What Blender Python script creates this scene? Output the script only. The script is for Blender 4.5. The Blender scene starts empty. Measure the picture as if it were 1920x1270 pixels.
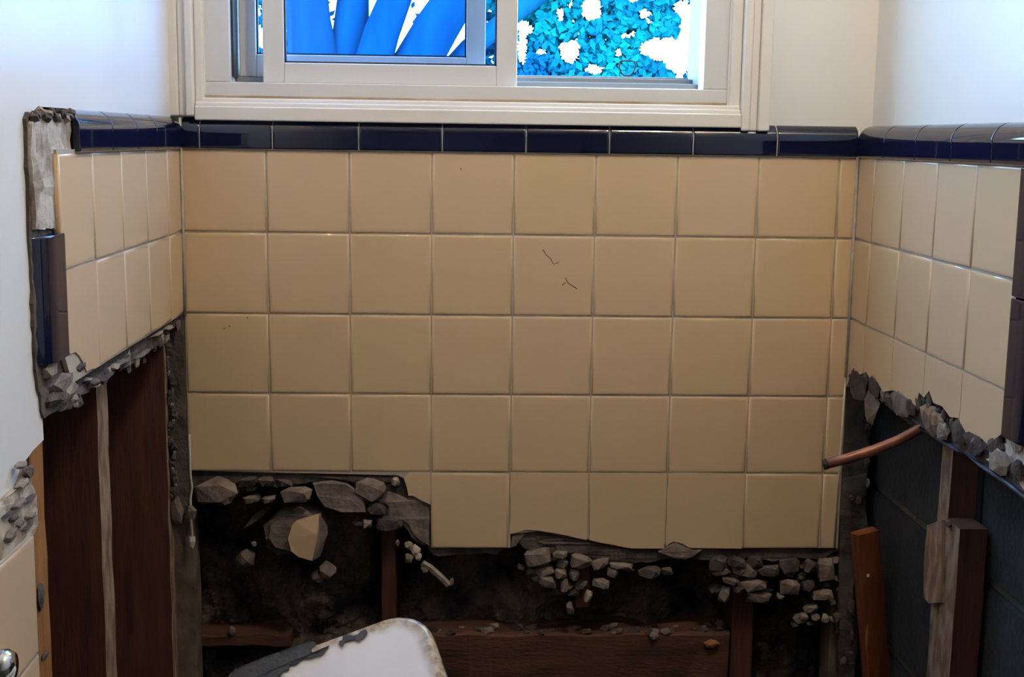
import bpy, bmesh, math, random
import numpy as np
from mathutils.geometry import tessellate_polygon
from mathutils import Vector, Matrix, noise
random.seed(7)
C = bpy.context.scene.collection
PI = math.pi
ZO = 1.25                      # height of the top of the cream tile above the floor
T = 0.1095                     # tile pitch
XL, XR = -0.0023, 0.9011       # tile faces of the left and right walls; back tile face is y = 0

# ------------------------------------------------------------------ camera
FPX = 2378.77
def rotm(a, b, c):
    Rz = Matrix.Rotation(b, 3, 'Z'); Rx = Matrix.Rotation(a, 3, 'X'); Ry = Matrix.Rotation(c, 3, 'Z')
    return Rz @ Rx @ Ry
CM = rotm(1.4142, -0.0413, 0.0141)
CP = Vector((0.36771, -1.70274, 0.01923))
cam_d = bpy.data.cameras.new('camera'); cam = bpy.data.objects.new('camera', cam_d); C.objects.link(cam)
cam_d.sensor_width = 36; cam_d.lens = FPX / 1920 * 36; cam_d.clip_start = 0.02
M4 = CM.to_4x4(); M4.translation = CP + Vector((0, 0, ZO)); cam.matrix_world = M4
bpy.context.scene.camera = cam

# ------------------------------------------------------------------ world, exposure, lights
w = bpy.data.worlds.new('sky'); bpy.context.scene.world = w; w.use_nodes = True
bg = w.node_tree.nodes['Background']; bg.inputs[0].default_value = (0.37, 0.67, 1.0, 1); bg.inputs[1].default_value = 14.5
vs = bpy.context.scene.view_settings
vs.view_transform = 'Standard'; vs.look = 'None'; vs.gamma = 1; vs.exposure = 0.0; vs.use_curve_mapping = False
BULB = 80.0
FILL_POWER = 0.12
def area(name, loc, rot, sx, sy, power, col):
    l = bpy.data.lights.new(name, 'AREA'); l.shape = 'RECTANGLE'; l.size = sx; l.size_y = sy; l.energy = power; l.color = col
    o = bpy.data.objects.new(name, l); o.location = loc; o.rotation_euler = rot; C.objects.link(o); return o
pl = area('window_portal', (0.375, 0.15, ZO + 0.43), (PI/2, 0, 0), 0.64, 0.72, 1, (1, 1, 1)); pl.data.cycles.is_portal = True
pl.rotation_euler = (-PI/2, 0, 0)
# added weak cool fill from behind the camera; no doorway is built
area('rear_fill', (0.20, -4.2, ZO + 0.05), (PI/2, 0, 0), 0.6, 1.7, FILL_POWER, (0.80, 0.90, 1.0))

# ------------------------------------------------------------------ pixel -> point on a plane of the place
def ray(px, py): return CM @ Vector(((px - 960) / FPX, -(py - 635) / FPX, -1))
def at_y(px, py, y=0.0):
    d = ray(px, py); return CP + d * ((y - CP.y) / d.y)
def at_x(px, py, x):
    d = ray(px, py); return CP + d * ((x - CP.x) / d.x)

# ------------------------------------------------------------------ materials
def mat(name, col, rough=0.6, col2=None, scale=20, detail=6, bump=0.0, bscale=60, metal=0, spec=0.5, contrast=(0.35, 0.65), stretch=None, trans=0.0, mottled=None):
    m = bpy.data.materials.new(name); m.use_nodes = True; nt = m.node_tree; b = nt.nodes['Principled BSDF']
    b.inputs['Base Color'].default_value = (*col, 1); b.inputs['Roughness'].default_value = rough; b.inputs['Metallic'].default_value = metal
    b.inputs['Specular IOR Level'].default_value = spec
    if trans: b.inputs['Transmission Weight'].default_value = trans
    tc = nt.nodes.new('ShaderNodeNewGeometry'); mp = nt.nodes.new('ShaderNodeMapping'); nt.links.new(tc.outputs['Position'], mp.inputs[0])
    if stretch: mp.inputs['Scale'].default_value = stretch
    if col2:
        n = nt.nodes.new('ShaderNodeTexNoise'); n.inputs['Scale'].default_value = scale; n.inputs['Detail'].default_value = detail
        r = nt.nodes.new('ShaderNodeValToRGB'); r.color_ramp.elements[0].position = contrast[0]; r.color_ramp.elements[1].position = contrast[1]
        r.color_ramp.elements[0].color = (*col, 1); r.color_ramp.elements[1].color = (*col2, 1)
        nt.links.new(mp.outputs[0], n.inputs['Vector']); nt.links.new(n.outputs['Fac'], r.inputs[0]); nt.links.new(r.outputs[0], b.inputs['Base Color'])
        if mottled:
            n2 = nt.nodes.new('ShaderNodeTexNoise'); n2.inputs['Scale'].default_value = mottled[1]; n2.inputs['Detail'].default_value = 4
            r2 = nt.nodes.new('ShaderNodeValToRGB'); r2.color_ramp.elements[0].position = mottled[2]; r2.color_ramp.elements[1].position = mottled[3]
            r2.color_ramp.elements[0].color = (0, 0, 0, 1); r2.color_ramp.elements[1].color = (1, 1, 1, 1)
            mx = nt.nodes.new('ShaderNodeMix'); mx.data_type = 'RGBA'; mx.inputs['B'].default_value = (*mottled[0], 1)
            nt.links.new(mp.outputs[0], n2.inputs['Vector']); nt.links.new(n2.outputs['Fac'], r2.inputs[0])
            nt.links.new(r2.outputs[0], mx.inputs['Factor']); nt.links.new(r.outputs[0], mx.inputs['A']); nt.links.new(mx.outputs['Result'], b.inputs['Base Color'])
    if bump:
        n = nt.nodes.new('ShaderNodeTexNoise'); n.inputs['Scale'].default_value = bscale; n.inputs['Detail'].default_value = 5
        bp = nt.nodes.new('ShaderNodeBump'); bp.inputs['Strength'].default_value = bump; bp.inputs['Distance'].default_value = 0.004
        nt.links.new(mp.outputs[0], n.inputs['Vector']); nt.links.new(n.outputs['Fac'], bp.inputs['Height']); nt.links.new(bp.outputs[0], b.inputs['Normal'])
    return m
def emis(name, col, s):
    m = bpy.data.materials.new(name); m.use_nodes = True; nt = m.node_tree; nt.nodes.clear()
    e = nt.nodes.new('ShaderNodeEmission'); o = nt.nodes.new('ShaderNodeOutputMaterial'); e.inputs[0].default_value = (*col, 1); e.inputs[1].default_value = s
    nt.links.new(e.outputs[0], o.inputs[0]); return m
def tile_mat(name, a, b_):
    # per-tile tone from the object's random value, a little mottling in the glaze
    m = mat(name, a, 0.055, spec=0.5, bump=0.012, bscale=30); nt = m.node_tree; bs = nt.nodes['Principled BSDF']
    oi = nt.nodes.new('ShaderNodeObjectInfo'); g = nt.nodes.new('ShaderNodeNewGeometry'); n = nt.nodes.new('ShaderNodeTexNoise'); n.inputs['Scale'].default_value = 4
    ad = nt.nodes.new('ShaderNodeMath'); ad.operation = 'MULTIPLY_ADD'; ad.inputs[1].default_value = 0.55
    mp = nt.nodes.new('ShaderNodeMix'); mp.data_type = 'RGBA'; mp.inputs['A'].default_value = (*a, 1); mp.inputs['B'].default_value = (*b_, 1)
    sb = nt.nodes.new('ShaderNodeMath'); sb.operation = 'MULTIPLY'; sb.inputs[1].default_value = 0.45
    nt.links.new(g.outputs['Position'], n.inputs['Vector']); nt.links.new(n.outputs['Fac'], sb.inputs[0])
    nt.links.new(oi.outputs['Random'], ad.inputs[0]); nt.links.new(sb.outputs[0], ad.inputs[2]); nt.links.new(ad.outputs[0], mp.inputs['Factor'])
    nt.links.new(mp.outputs['Result'], bs.inputs['Base Color']); return m
M = {}
M['cream'] = tile_mat('cream_glaze', (0.62, 0.475, 0.29), (0.65, 0.475, 0.335))
M['navy'] = mat('black_glaze', (0.004, 0.006, 0.026), 0.035, spec=0.6, bump=0.008, bscale=25)
M['grout'] = mat('grout', (0.36, 0.31, 0.24), 0.9, (0.46, 0.41, 0.34), 30)
M['caulk'] = mat('caulk', (0.62, 0.60, 0.55), 0.5, (0.42, 0.38, 0.33), 40)
M['mortar'] = mat('mortar', (0.125, 0.10, 0.09), 0.95, (0.23, 0.18, 0.16), 45, bump=0.5, bscale=160)
M['mortar_pale'] = mat('mortar_pale', (0.33, 0.28, 0.22), 0.95, (0.20, 0.165, 0.14), 60, bump=0.5, bscale=180)
M['mortar_dark'] = mat('mortar_dark', (0.035, 0.028, 0.028), 0.95, (0.10, 0.08, 0.072), 35, bump=0.7, bscale=120)
M['plaster'] = mat('painted_plaster', (0.80, 0.80, 0.79), 0.32, (0.83, 0.83, 0.82), 5, bump=0.12, bscale=22, spec=0.45)
M['plaster_raw'] = mat('raw_plaster', (0.50, 0.45, 0.38), 0.9, (0.28, 0.22, 0.16), 38, bump=0.6, bscale=120, contrast=(0.45, 0.6))
M['paint_wood'] = mat('painted_wood', (0.82, 0.81, 0.79), 0.38, (0.78, 0.75, 0.71), 12, stretch=(0.4, 1, 1), bump=0.08, bscale=30)
M['vinyl'] = mat('white_vinyl', (0.68, 0.69, 0.70), 0.35)
M['track'] = mat('dimmed_track_grey', (0.24, 0.25, 0.26), 0.5)  # daylight on the rear jambs and sill is dimmed through this grey
M['dark_line'] = mat('bead_and_shadow_black', (0.02, 0.02, 0.022), 0.6)  # black of the beads and pull, also the painted track-gap shadow
M['dirt'] = mat('dirty_caulk', (0.30, 0.22, 0.14), 0.9, (0.55, 0.47, 0.38), 30, stretch=(0.35, 1, 1), contrast=(0.45, 0.75))
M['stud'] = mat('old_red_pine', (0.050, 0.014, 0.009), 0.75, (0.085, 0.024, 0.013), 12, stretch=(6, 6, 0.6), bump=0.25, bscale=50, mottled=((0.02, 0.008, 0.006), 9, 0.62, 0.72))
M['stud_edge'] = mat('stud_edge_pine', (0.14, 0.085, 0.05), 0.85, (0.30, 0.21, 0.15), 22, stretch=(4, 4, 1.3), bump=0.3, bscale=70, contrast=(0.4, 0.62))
M['stud_orange'] = mat('orange_pine', (0.32, 0.15, 0.045), 0.7, (0.24, 0.10, 0.03), 18, stretch=(4, 4, 0.8), bump=0.2)
M['board'] = mat('reddish_board', (0.10, 0.024, 0.011), 0.6, (0.17, 0.045, 0.015), 14, stretch=(5, 5, 0.7), bump=0.25, bscale=50)
M['dust_wood'] = mat('dusty_dark_wood', (0.06, 0.035, 0.025), 0.9, (0.15, 0.11, 0.085), 25, bump=0.5, bscale=80)
M['red_beam'] = mat('red_brown_beam', (0.035, 0.013, 0.009), 0.8, (0.085, 0.03, 0.017), 9, stretch=(1.2, 4, 5), bump=0.4, bscale=50)
M['wool'] = mat('dirty_mineral_wool', (0.014, 0.012, 0.014), 1.0, (0.17, 0.12, 0.095), 12, detail=10, bump=1.0, bscale=90, contrast=(0.40, 0.70))
M['felt'] = mat('cavity_shade_felt', (0.006, 0.006, 0.008), 0.95, (0.012, 0.012, 0.014), 10)  # near-black colour carries the shade deep in the open cavity
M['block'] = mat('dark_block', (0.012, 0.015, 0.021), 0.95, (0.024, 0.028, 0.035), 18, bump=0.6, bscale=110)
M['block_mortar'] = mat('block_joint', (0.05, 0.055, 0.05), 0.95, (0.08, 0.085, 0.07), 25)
M['copper'] = mat('old_copper', (0.22, 0.085, 0.055), 0.45, (0.12, 0.05, 0.035), 40, metal=0.55, bump=0.1)
M['chrome'] = mat('chrome', (0.6, 0.65, 0.68), 0.12, metal=1)
M['steel'] = mat('rusty_steel', (0.05, 0.03, 0.025), 0.7, metal=0.4)
M['chip'] = mat('bare_cast_iron', (0.020, 0.021, 0.022), 0.55, (0.032, 0.031, 0.030), 60, bump=0.2, bscale=200)
M['far_tile'] = mat('dull_lower_wall', (0.30, 0.23, 0.15), 0.5)
M['far_wall'] = mat('far_wall_paint', (0.34, 0.31, 0.27), 0.6)
g = bpy.data.materials.new('window_glass'); g.use_nodes = True; nt = g.node_tree; nt.nodes.clear()
o_ = nt.nodes.new('ShaderNodeOutputMaterial'); mx = nt.nodes.new('ShaderNodeMixShader'); tr = nt.nodes.new('ShaderNodeBsdfTransparent'); gl = nt.nodes.new('ShaderNodeBsdfGlossy')
tr.inputs[0].default_value = (0.78, 0.86, 0.97, 1); gl.inputs['Roughness'].default_value = 0.02; mx.inputs[0].default_value = 0.02
nt.links.new(tr.outputs[0], mx.inputs[1]); nt.links.new(gl.outputs[0], mx.inputs[2]); nt.links.new(mx.outputs[0], o_.inputs[0]); M['glass'] = g
M["bark"] = mat("bark", (0.002, 0.075, 0.155), 1.0, (0.001, 0.052, 0.125), 4, stretch=(3, 3, 0.5), bump=0.4, bscale=12, spec=0.1)  # blue cast of the cool daylight is put into the bark colour
lf = mat('leaf', (0.0006, 0.145, 0.165), 1.0, (0.0006, 0.060, 0.150), 3, spec=0.1)  # the same daylight cast is put into the leaf colour
M['leaf'] = lf
M['grass'] = mat('lawn', (0.01, 0.06, 0.03), 0.9, (0.015, 0.08, 0.03), 3)
M['floor'] = mat('dusty_subfloor', (0.10, 0.075, 0.055), 0.85, (0.17, 0.14, 0.11), 8, bump=0.3)
M['bulb'] = emis('lit_bulb', (1.0, 0.80, 0.56), BULB * 5)

# ------------------------------------------------------------------ mesh helpers (z given relative to the tile top, ZO added here)
def world_loc(o):
    v = Vector(o.location)
    return v + (world_loc(o.parent) if o.parent else Vector())
def mk(name, verts, faces, m, parent=None, smooth=False, centre=False, kind=None, mats=None, fm=None, label=None):
    V = [Vector(v) + Vector((0, 0, ZO)) for v in verts]
    lo = Vector([min(v[i] for v in V) for i in range(3)]); hi = Vector([max(v[i] for v in V) for i in range(3)])
    org = Vector(((lo.x + hi.x) / 2, (lo.y + hi.y) / 2, lo.z))
    me = bpy.data.meshes.new(name); me.from_pydata([tuple(v - org) for v in V], [], faces); me.update()
    for mm in (mats or [m]): me.materials.append(mm)
    if fm: me.polygons.foreach_set('material_index', fm)
    if smooth: me.polygons.foreach_set('use_smooth', [True] * len(me.polygons))
    o = bpy.data.objects.new(name, me); C.objects.link(o)
    if parent: o.parent = parent; o.location = org - world_loc(parent)
    else: o.location = org
    if kind: o['kind'] = kind
    if label: o['label'] = label
    return o
def tag(o, label, cat, group=None):
    o['label'] = label; o['category'] = cat
    if group: o['group'] = group
    return o
def empty(name, loc):
    o = bpy.data.objects.new(name, None); o.location = Vector(loc) + Vector((0, 0, ZO)); o.empty_display_size = 0.05; C.objects.link(o); return o
def from_bm(bm):
    bmesh.ops.recalc_face_normals(bm, faces=bm.faces)
    bm.verts.ensure_lookup_table(); bm.verts.index_update()
    return [v.co.copy() for v in bm.verts], [[v.index for v in f.verts] for f in bm.faces]
def boxes(name, lst, m, parent=None, bev=0.0, seg=2, **k):
    """several axis-aligned boxes of ONE piece: (x0,x1,y0,y1,z0,z1)"""
    VV, FF = [], []
    for (x0, x1, y0, y1, z0, z1) in lst:
        bm = bmesh.new(); r = bmesh.ops.create_cube(bm, size=1)
        for v in bm.verts: v.co = Vector(((x0 + x1) / 2 + v.co.x * (x1 - x0), (y0 + y1) / 2 + v.co.y * (y1 - y0), (z0 + z1) / 2 + v.co.z * (z1 - z0)))
        if bev: bmesh.ops.bevel(bm, geom=bm.edges[:], offset=bev, segments=seg, affect='EDGES', profile=0.5)
        v, f = from_bm(bm); n = len(VV); VV += v; FF += [[i + n for i in q] for q in f]; bm.free()
    return mk(name, VV, FF, m, parent, **k)
def beam(name, a, b, u, wu, wv, m, parent=None, bev=0.0015, jitter=0.0, cuts=0, **k):
    """a sawn board from a to b; u = direction of its width wu, the third direction has wv"""
    a, b = Vector(a), Vector(b); d = (b - a); L = d.length; d.normalize(); u = Vector(u); u = (u - d * u.dot(d)).normalized(); v = d.cross(u)
    bm = bmesh.new(); bmesh.ops.create_cube(bm, size=1)
    if cuts:
        es = [e for e in bm.edges if abs((e.verts[0].co - e.verts[1].co).z) > 0.5]
        bmesh.ops.subdivide_edges(bm, edges=es, cuts=cuts)
    if bev:
        es = [e for e in bm.edges if abs((e.verts[0].co - e.verts[1].co).z) > 0.001 and abs((e.verts[0].co - e.verts[1].co).x) < 1e-4 and abs((e.verts[0].co - e.verts[1].co).y) < 1e-4]
        S = Matrix.Diagonal((wu, wv, L)); bm.transform(S.to_4x4()); bmesh.ops.bevel(bm, geom=es, offset=bev, segments=1, affect='EDGES'); bm.transform(S.inverted().to_4x4())
    for w_ in bm.verts:
        c = w_.co; p = a + d * (c.z + 0.5) * L + u * c.x * wu + v * c.y * wv
        if jitter: p += noise.noise_vector(p * 30) * jitter
        w_.co = p
    V, F = from_bm(bm); bm.free(); return mk(name, V, F, m, parent, **k)
def jag(poly, amp, step, closed=True, seed=0):
    """subdivide a 2D polyline and roughen it; a flag on a point pair keeps that edge straight (third item True)"""
    rs = random.Random(seed); out = []; n = len(poly)
    for i in range(n if closed else n - 1):
        a = poly[i]; b = poly[(i + 1) % n]; keep = len(a) > 2 and a[2]
        out.append((a[0], a[1]))
        if keep: continue
        L = math.hypot(b[0] - a[0], b[1] - a[1]); k = max(1, int(L / step))
        for j in range(1, k):
            t = (j + rs.uniform(-0.3, 0.3)) / k; nx, ny = -(b[1] - a[1]) / L, (b[0] - a[0]) / L; q = rs.uniform(-1, 1) * amp
            out.append((a[0] + (b[0] - a[0]) * t + nx * q, a[1] + (b[1] - a[1]) * t + ny * q))
    if not closed: out.append((poly[-1][0], poly[-1][1]))
    return out
def prism(name, poly, axis, f0, f1, m, parent=None, rough=0.0, chamfer=0.0, **k):
    """poly in (x,z) for axis 'y' or (y,z) for axis 'x', extruded from f0 (front) to f1 (back)"""
    n = len(poly); P = (lambda a, b, f: (a, f, b)) if axis == 'y' else (lambda a, b, f: (f, a, b))
    rs = random.Random(n * 13 + int(abs(poly[0][0]) * 1e4))
    V = []
    cx = sum(p[0] for p in poly) / n; cz = sum(p[1] for p in poly) / n
    if chamfer:
        sg = 1 if f1 > f0 else -1
        V += [P(p[0] + (cx - p[0]) * chamfer, p[1] + (cz - p[1]) * chamfer, f0 + rs.uniform(-1, 1) * rough) for p in poly]
        V += [P(p[0], p[1], f0 + sg * abs(f1 - f0) * 0.3 + rs.uniform(-1, 1) * rough) for p in poly]
    else: V += [P(p[0], p[1], f0 + rs.uniform(-1, 1) * rough) for p in poly]
    V += [P(p[0], p[1], f1) for p in poly]
    R = len(V) // n; tri = tessellate_polygon([[Vector((p[0], p[1], 0)) for p in poly]])
    F = [list(t) for t in tri] + [[(R - 1) * n + i for i in t][::-1] for t in tri]
    for r in range(R - 1):
        for i in range(n): j = (i + 1) % n; F.append([r * n + i, (r + 1) * n + i, (r + 1) * n + j, r * n + j])
    bm = bmesh.new(); vs_ = [bm.verts.new(v) for v in V]
    for f in F: bm.faces.new([vs_[i] for i in f])
    V2, F2 = from_bm(bm); bm.free()
    return mk(name, V2, F2, m, parent, **k)
def chunk(name, c, s, m, parent=None, seed=0, n=16, rot=0.0, boxy=1.0, **k):
    """angular broken lump: hull of jittered points on an ellipsoid"""
    rs = random.Random(seed * 7919 + 11); bm = bmesh.new(); R = Matrix.Rotation(rot, 3, 'Y')
    for i in range(n):
        z = 1 - 2 * (i + 0.5) / n; a = i * 2.39996 + rs.uniform(-0.4, 0.4); r = math.sqrt(1 - z * z); q = rs.uniform(0.8, 1.08)
        c_, s_ = r * math.cos(a), r * math.sin(a); e_ = lambda t: math.copysign(abs(t) ** boxy, t); p = R @ Vector((e_(c_) * s[0] * q, z * s[1] * q, e_(s_) * s[2] * q)); bm.verts.new(Vector(c) + p)
    h = bmesh.ops.convex_hull(bm, input=bm.verts[:]); 
    loose = [v for v in bm.verts if not v.link_faces]; bmesh.ops.delete(bm, geom=loose, context='VERTS')
    V, F = from_bm(bm); bm.free(); return mk(name, V, F, m, parent, **k)
def chunk_px(name, box, y, m, parent, seed, depth=None, n=18, rot=0.0, **k):
    x0, y0, x1, y1 = box; a = at_y(x0, y1, y); b = at_y(x1, y0, y); c = (a + b) / 2; sx = (b.x - a.x) / 2; sz = (b.z - a.z) / 2
    return chunk(name, c, (sx, depth or min(sx, sz) * 0.8, sz), m, parent, seed, n, rot, **k)
def px_poly_y(pts, y): return [((p := at_y(a[0], a[1], y)).x, p.z) + tuple(a[2:]) for a in pts]
def px_poly_x(pts, x): return [((p := at_x(a[0], a[1], x)).y, p.z) + tuple(a[2:]) for a in pts]
def tube(name, pts, r, m, parent=None, seg=12, taper=None, **k):
    pts = [Vector(p) for p in pts]; V, F = [], []; n = len(pts)
    for i, p in enumerate(pts):
        d = (pts[min(i + 1, n - 1)] - pts[max(i - 1, 0)]).normalized(); u = d.cross(Vector((0, 1, 0.01))).normalized(); v = d.cross(u)
        rr = r if not taper else r + (taper - r) * i / (n - 1)
        for s in range(seg): a = 2 * PI * s / seg; V.append(p + (u * math.cos(a) + v * math.sin(a)) * rr)
    for i in range(n - 1):
        for s in range(seg): t = (s + 1) % seg; F.append([i * seg + s, i * seg + t, (i + 1) * seg + t, (i + 1) * seg + s])
    F.append(list(range(seg))[::-1]); F.append(list(range((n - 1) * seg, n * seg)))
    return mk(name, V, F, m, parent, smooth=k.pop('smooth', True), **k)

# ------------------------------------------------------------------ tiles
_tc = {}
def tile_mesh(w_, h_, m):
    key = (round(w_, 4), round(h_, 4), m.name)
    if key in _tc: return _tc[key]
    V, F = [], []; x, z = w_ / 2, h_ / 2
    for ins, d in ((0, 0.007), (0, 0.0022), (0.0008, 0.0008), (0.0022, 0.0002), (0.0042, 0), (0.0060, 0)):
        V += [(-x + ins, d, -z + ins), (x - ins, d, -z + ins), (x - ins, d, z - ins), (-x + ins, d, z - ins)]
    for r in range(5):
        for i in range(4): j = (i + 1) % 4; F.append([r * 4 + i, r * 4 + j, r * 4 + 4 + j, r * 4 + 4 + i])
    F.append([20, 21, 22, 23])
    me = bpy.data.meshes.new('tile'); me.from_pydata(V, [], F); me.update(); me.materials.append(m)
    me.polygons.foreach_set('use_smooth', [True] * len(me.polygons)); _tc[key] = me; return me
rt = random.Random(3)
def tile(wall, side, a0, a1, z0, z1, m):
    """a0..a1 along the wall (x on the back wall, y on the side walls)"""
    me = tile_mesh(a1 - a0, z1 - z0, m); o = bpy.data.objects.new('tile', me); C.objects.link(o); o.parent = wall
    ac, zc = (a0 + a1) / 2, (z0 + z1) / 2 + ZO
    p = {'b': Vector((ac, 0, zc)), 'l': Vector((XL, ac, zc)), 'r': Vector((XR, ac, zc))}[side]
    o.location = p - world_loc(wall); o.rotation_euler = (rt.gauss(0, 0.0025), 0, {'b': 0, 'l': PI/2, 'r': -PI/2}[side] + rt.gauss(0, 0.0025)); return o
J = 0.0008
TRIM = [(-0.010, 0.0008), (0.0030, 0.0008), (0.0036, 0.0010), (0.0041, 0.0018), (0.0042, 0.003), (0.0042, 0.004), (0.0042, 0.020), (0.0042, 0.0215)] + \
       [(-0.0158 + 0.020 * math.cos(a), 0.022 + 0.020 * math.sin(a)) for a in [i * PI / 2 / 9 for i in range(1, 10)]] + [(-0.020, 0.042), (-0.020, 0.0008)]
def trim(wall, org, U, N, V, L, name='trim_tile', m=None, **k):
    """bullnose cap: profile in (N,V), run along U for length L"""
    org, U, N, V = Vector(org), Vector(U), Vector(N), Vector(V); n = len(TRIM); VV = []
    for s, ins in ((0, 0.0009), (0.0007, 0.0001), (0.0018, 0), (0.0035, 0), (L - 0.0035, 0), (L - 0.0018, 0), (L - 0.0007, 0.0001), (L, 0.0009)):
        for (a, b) in TRIM: VV.append(org + U * s + N * (a - ins if a > -0.008 else a) + V * (b - (ins if b > 0.03 else 0)))
    F = []
    VV += VV[:n] + VV[7 * n:8 * n]
    for r in range(7):
        for i in range(n - 3): F.append([r * n + i, r * n + i + 1, (r + 1) * n + i + 1, (r + 1) * n + i])
    F.append(list(range(8 * n, 9 * n))[::-1]); F.append(list(range(9 * n, 10 * n)))
    if U.cross(N).dot(V) < 0: F = [f[::-1] for f in F]
    o = mk(name, VV, F, m or M['navy'], wall, smooth=True, **k)
    return o

# ================================================================== BACK WALL
WX0, WX1, WZ0, WZ1 = 0.030, 0.722, 0.066, 0.80
wb = boxes('wall_back', [(-0.016, WX0, 0.010, 0.16, 0.030, 1.2), (WX1, 0.921, 0.010, 0.16, 0.030, 1.2), (WX0, WX1, 0.010, 0.16, WZ1, 1.2), (WX0, WX1, 0.010, 0.16, 0.030, WZ0),
                         (-0.12, -0.016, 0.03, 0.16, 0.0, 1.2), (0.921, 1.12, 0.03, 0.16, 0.0, 1.2)], M['plaster']); wb['kind'] = 'structure'
boxes('sheathing', [(-0.16, 1.2, 0.125, 0.16, -1.25, 0.03)], M['felt'], wb)
# grout behind the tile joints and the mortar bed that carries the tile
gp = [(XL, 0.003, True), (XR, 0.003, True)] + [(XR - 0.004, -5 * T + 0.001, True)]
g_low = px_poly_y([(1571, 1029, True), (1290, 1027), (1268, 1016), (1240, 1024), (1190, 1029), (1104, 1012), (1010, 997), (957, 1003), (957, 1028, True), (808, 1028, True), (808, 948), (770, 930), (762, 900), (745, 892)], 0.0)
gp = [(XL, 0.003), (XR, 0.003)] + [(a[0], max(a[1], -5 * T + 0.001)) for a in g_low] + [(XL, -4 * T + 0.001)]
prism('grout', gp, 'y', 0.0016, 0.006, M['grout'], wb)
bed = px_poly_y([(338, 276, True), (1612, 294, True), (1572, 1032), (1540, 1052), (1500, 1046), (1450, 1054), (1400, 1046), (1340, 1052), (1300, 1046), (1230, 1052), (1160, 1060), (1110, 1050), (1040, 1040), (985, 1030), (962, 1012), (930, 1040), (812, 1040), (800, 1024), (772, 1008), (752, 980), (728, 975), (716, 946), (690, 930), (660, 905), (600, 905), (520, 915), (450, 905), (356, 918)], 0.006)
prism('mortar_bed', jag(bed, 0.0025, 0.010, seed=4), 'y', 0.006, 0.024, M['mortar_dark'], wb, rough=0.0006)
# cream tiles: columns at x = i*T, the row joints at z = -j*T
colx = [XL + 0.001] + [i * T for i in range(1, 9)] + [XR - 0.001]
for j in range(5):
    for i in range(9):
        z1, z0 = -j * T, -(j + 1) * T
        a0, a1 = colx[i] + (J if i else 0), colx[i + 1] - (J if i < 8 else 0)
        if j == 4:
            if i in (0, 1): continue
            if i in (2, 4, 5, 6): continue
        tile(wb, 'b', a0, a1, z0 + J, z1 - J, M['cream'])
def broken_tile(poly, wall, axis='y', f=0.0, seed=1, **k):
    s = 0.007 if axis == 'y' else (-0.007 if f < 0.4 else 0.007)
    return prism('tile', jag(poly, 0.0012, 0.012, seed=seed), axis, f, f + s, M['cream'], wall, **k)
z4, z5 = -4 * T - J, -5 * T + J
pb = lambda pts: px_poly_y(pts, 0)
broken_tile([(2.32 * T + 0.045, z4, True), (3 * T - J, z4, True)] + [(3 * T - J, pb([(806, 946)])[0][1])] + pb([(792, 940), (775, 930), (766, 930), (763, 915), (757, 897)]), wb, seed=11)
broken_tile([(4 * T + J, z4, True), (5 * T - J, z4, True), (5 * T - J, pb([(1102, 1013)])[0][1])] + pb([(1060, 1004), (1010, 995), (985, 994), (957, 1002)]), wb, seed=12)
broken_tile([(5 * T + J, z4, True), (6 * T - J, z4, True), (6 * T - J, z5, True)] + pb([(1186, 1029), (1150, 1022), (1105, 1013)]), wb, seed=13)
broken_tile([(6 * T + J, z4, True), (7 * T - J, z4, True), (7 * T - J, z5, True)] + pb([(1292, 1028), (1280, 1019), (1262, 1016), (1252, 1022), (1248, 1026)]), wb, seed=14)
# hairline scratches and specks on one tile
for pts in ([(1018, 468), (1024, 478), (1033, 486), (1038, 496), (1048, 492)], [(1060, 521), (1064, 530), (1073, 536), (1082, 542)], [(1060, 530), (1054, 535)]):
    tube('scratch', [at_y(a, b, -0.0001) for a, b in pts], 0.00045, M['steel'], wb, seg=5)
for i, (a, b) in enumerate([(864, 317), (464, 596), (430, 612), (420, 616)]): chunk('dark_speck', at_y(a, b, 0), (0.0013, 0.0006, 0.0012), M['steel'], wb, i, 8)
# black bullnose caps
tx = [XL + 0.002, 0.024, 0.119, 0.232, 0.342, 0.453, 0.564, 0.676, 0.789, XR - 0.002]
for a, b in zip(tx[:-1], tx[1:]): trim(wb, (a + J * 0.8, 0, 0), (1, 0, 0), (0, -1, 0), (0, 0, 1), b - a - 1.6 * J)
trim(wb, (XL, 0.0014, -0.0010), (1, 0, 0), (0, -1, 0), (0, 0, 1), XR - XL, name='trim_grout', m=M['caulk'])
# corner beads
tube('caulk_bead', [(XL + 0.001, -0.001, 0.040), (XL + 0.0015, -0.0015, 0.0), (XL + 0.0012, -0.0012, -0.1), (XL + 0.001, -0.001, -0.222)], 0.0019, M['caulk'], wb, seg=8)
tube('caulk_bead', [(XR - 0.001, -0.001, 0.040), (XR - 0.0015, -0.0015, 0.0), (XR - 0.001, -0.001, -0.12), (XR - 0.001, -0.001, -0.30)], 0.0022, M['caulk'], wb, seg=8)
tube('caulk_bead', [(XR - 0.001, 0.001, -0.30), (XR - 0.003, 0.0, -0.42), (XR - 0.004, 0.0, -0.545)], 0.0014, M['caulk'], wb, seg=6)
# loose strand of caulk hanging below the corner
tube('caulk_strand', [at_y(a, b, -0.004) for a, b in [(355, 815), (356, 850), (357, 890), (360, 915), (357, 935), (358, 975), (360, 1000), (361, 1015)]], 0.0016, M['caulk'], wb, seg=7)
chunk_px('caulk_blob', (352, 1003, 368, 1030), -0.004, M['caulk'], wb, 5)
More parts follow.
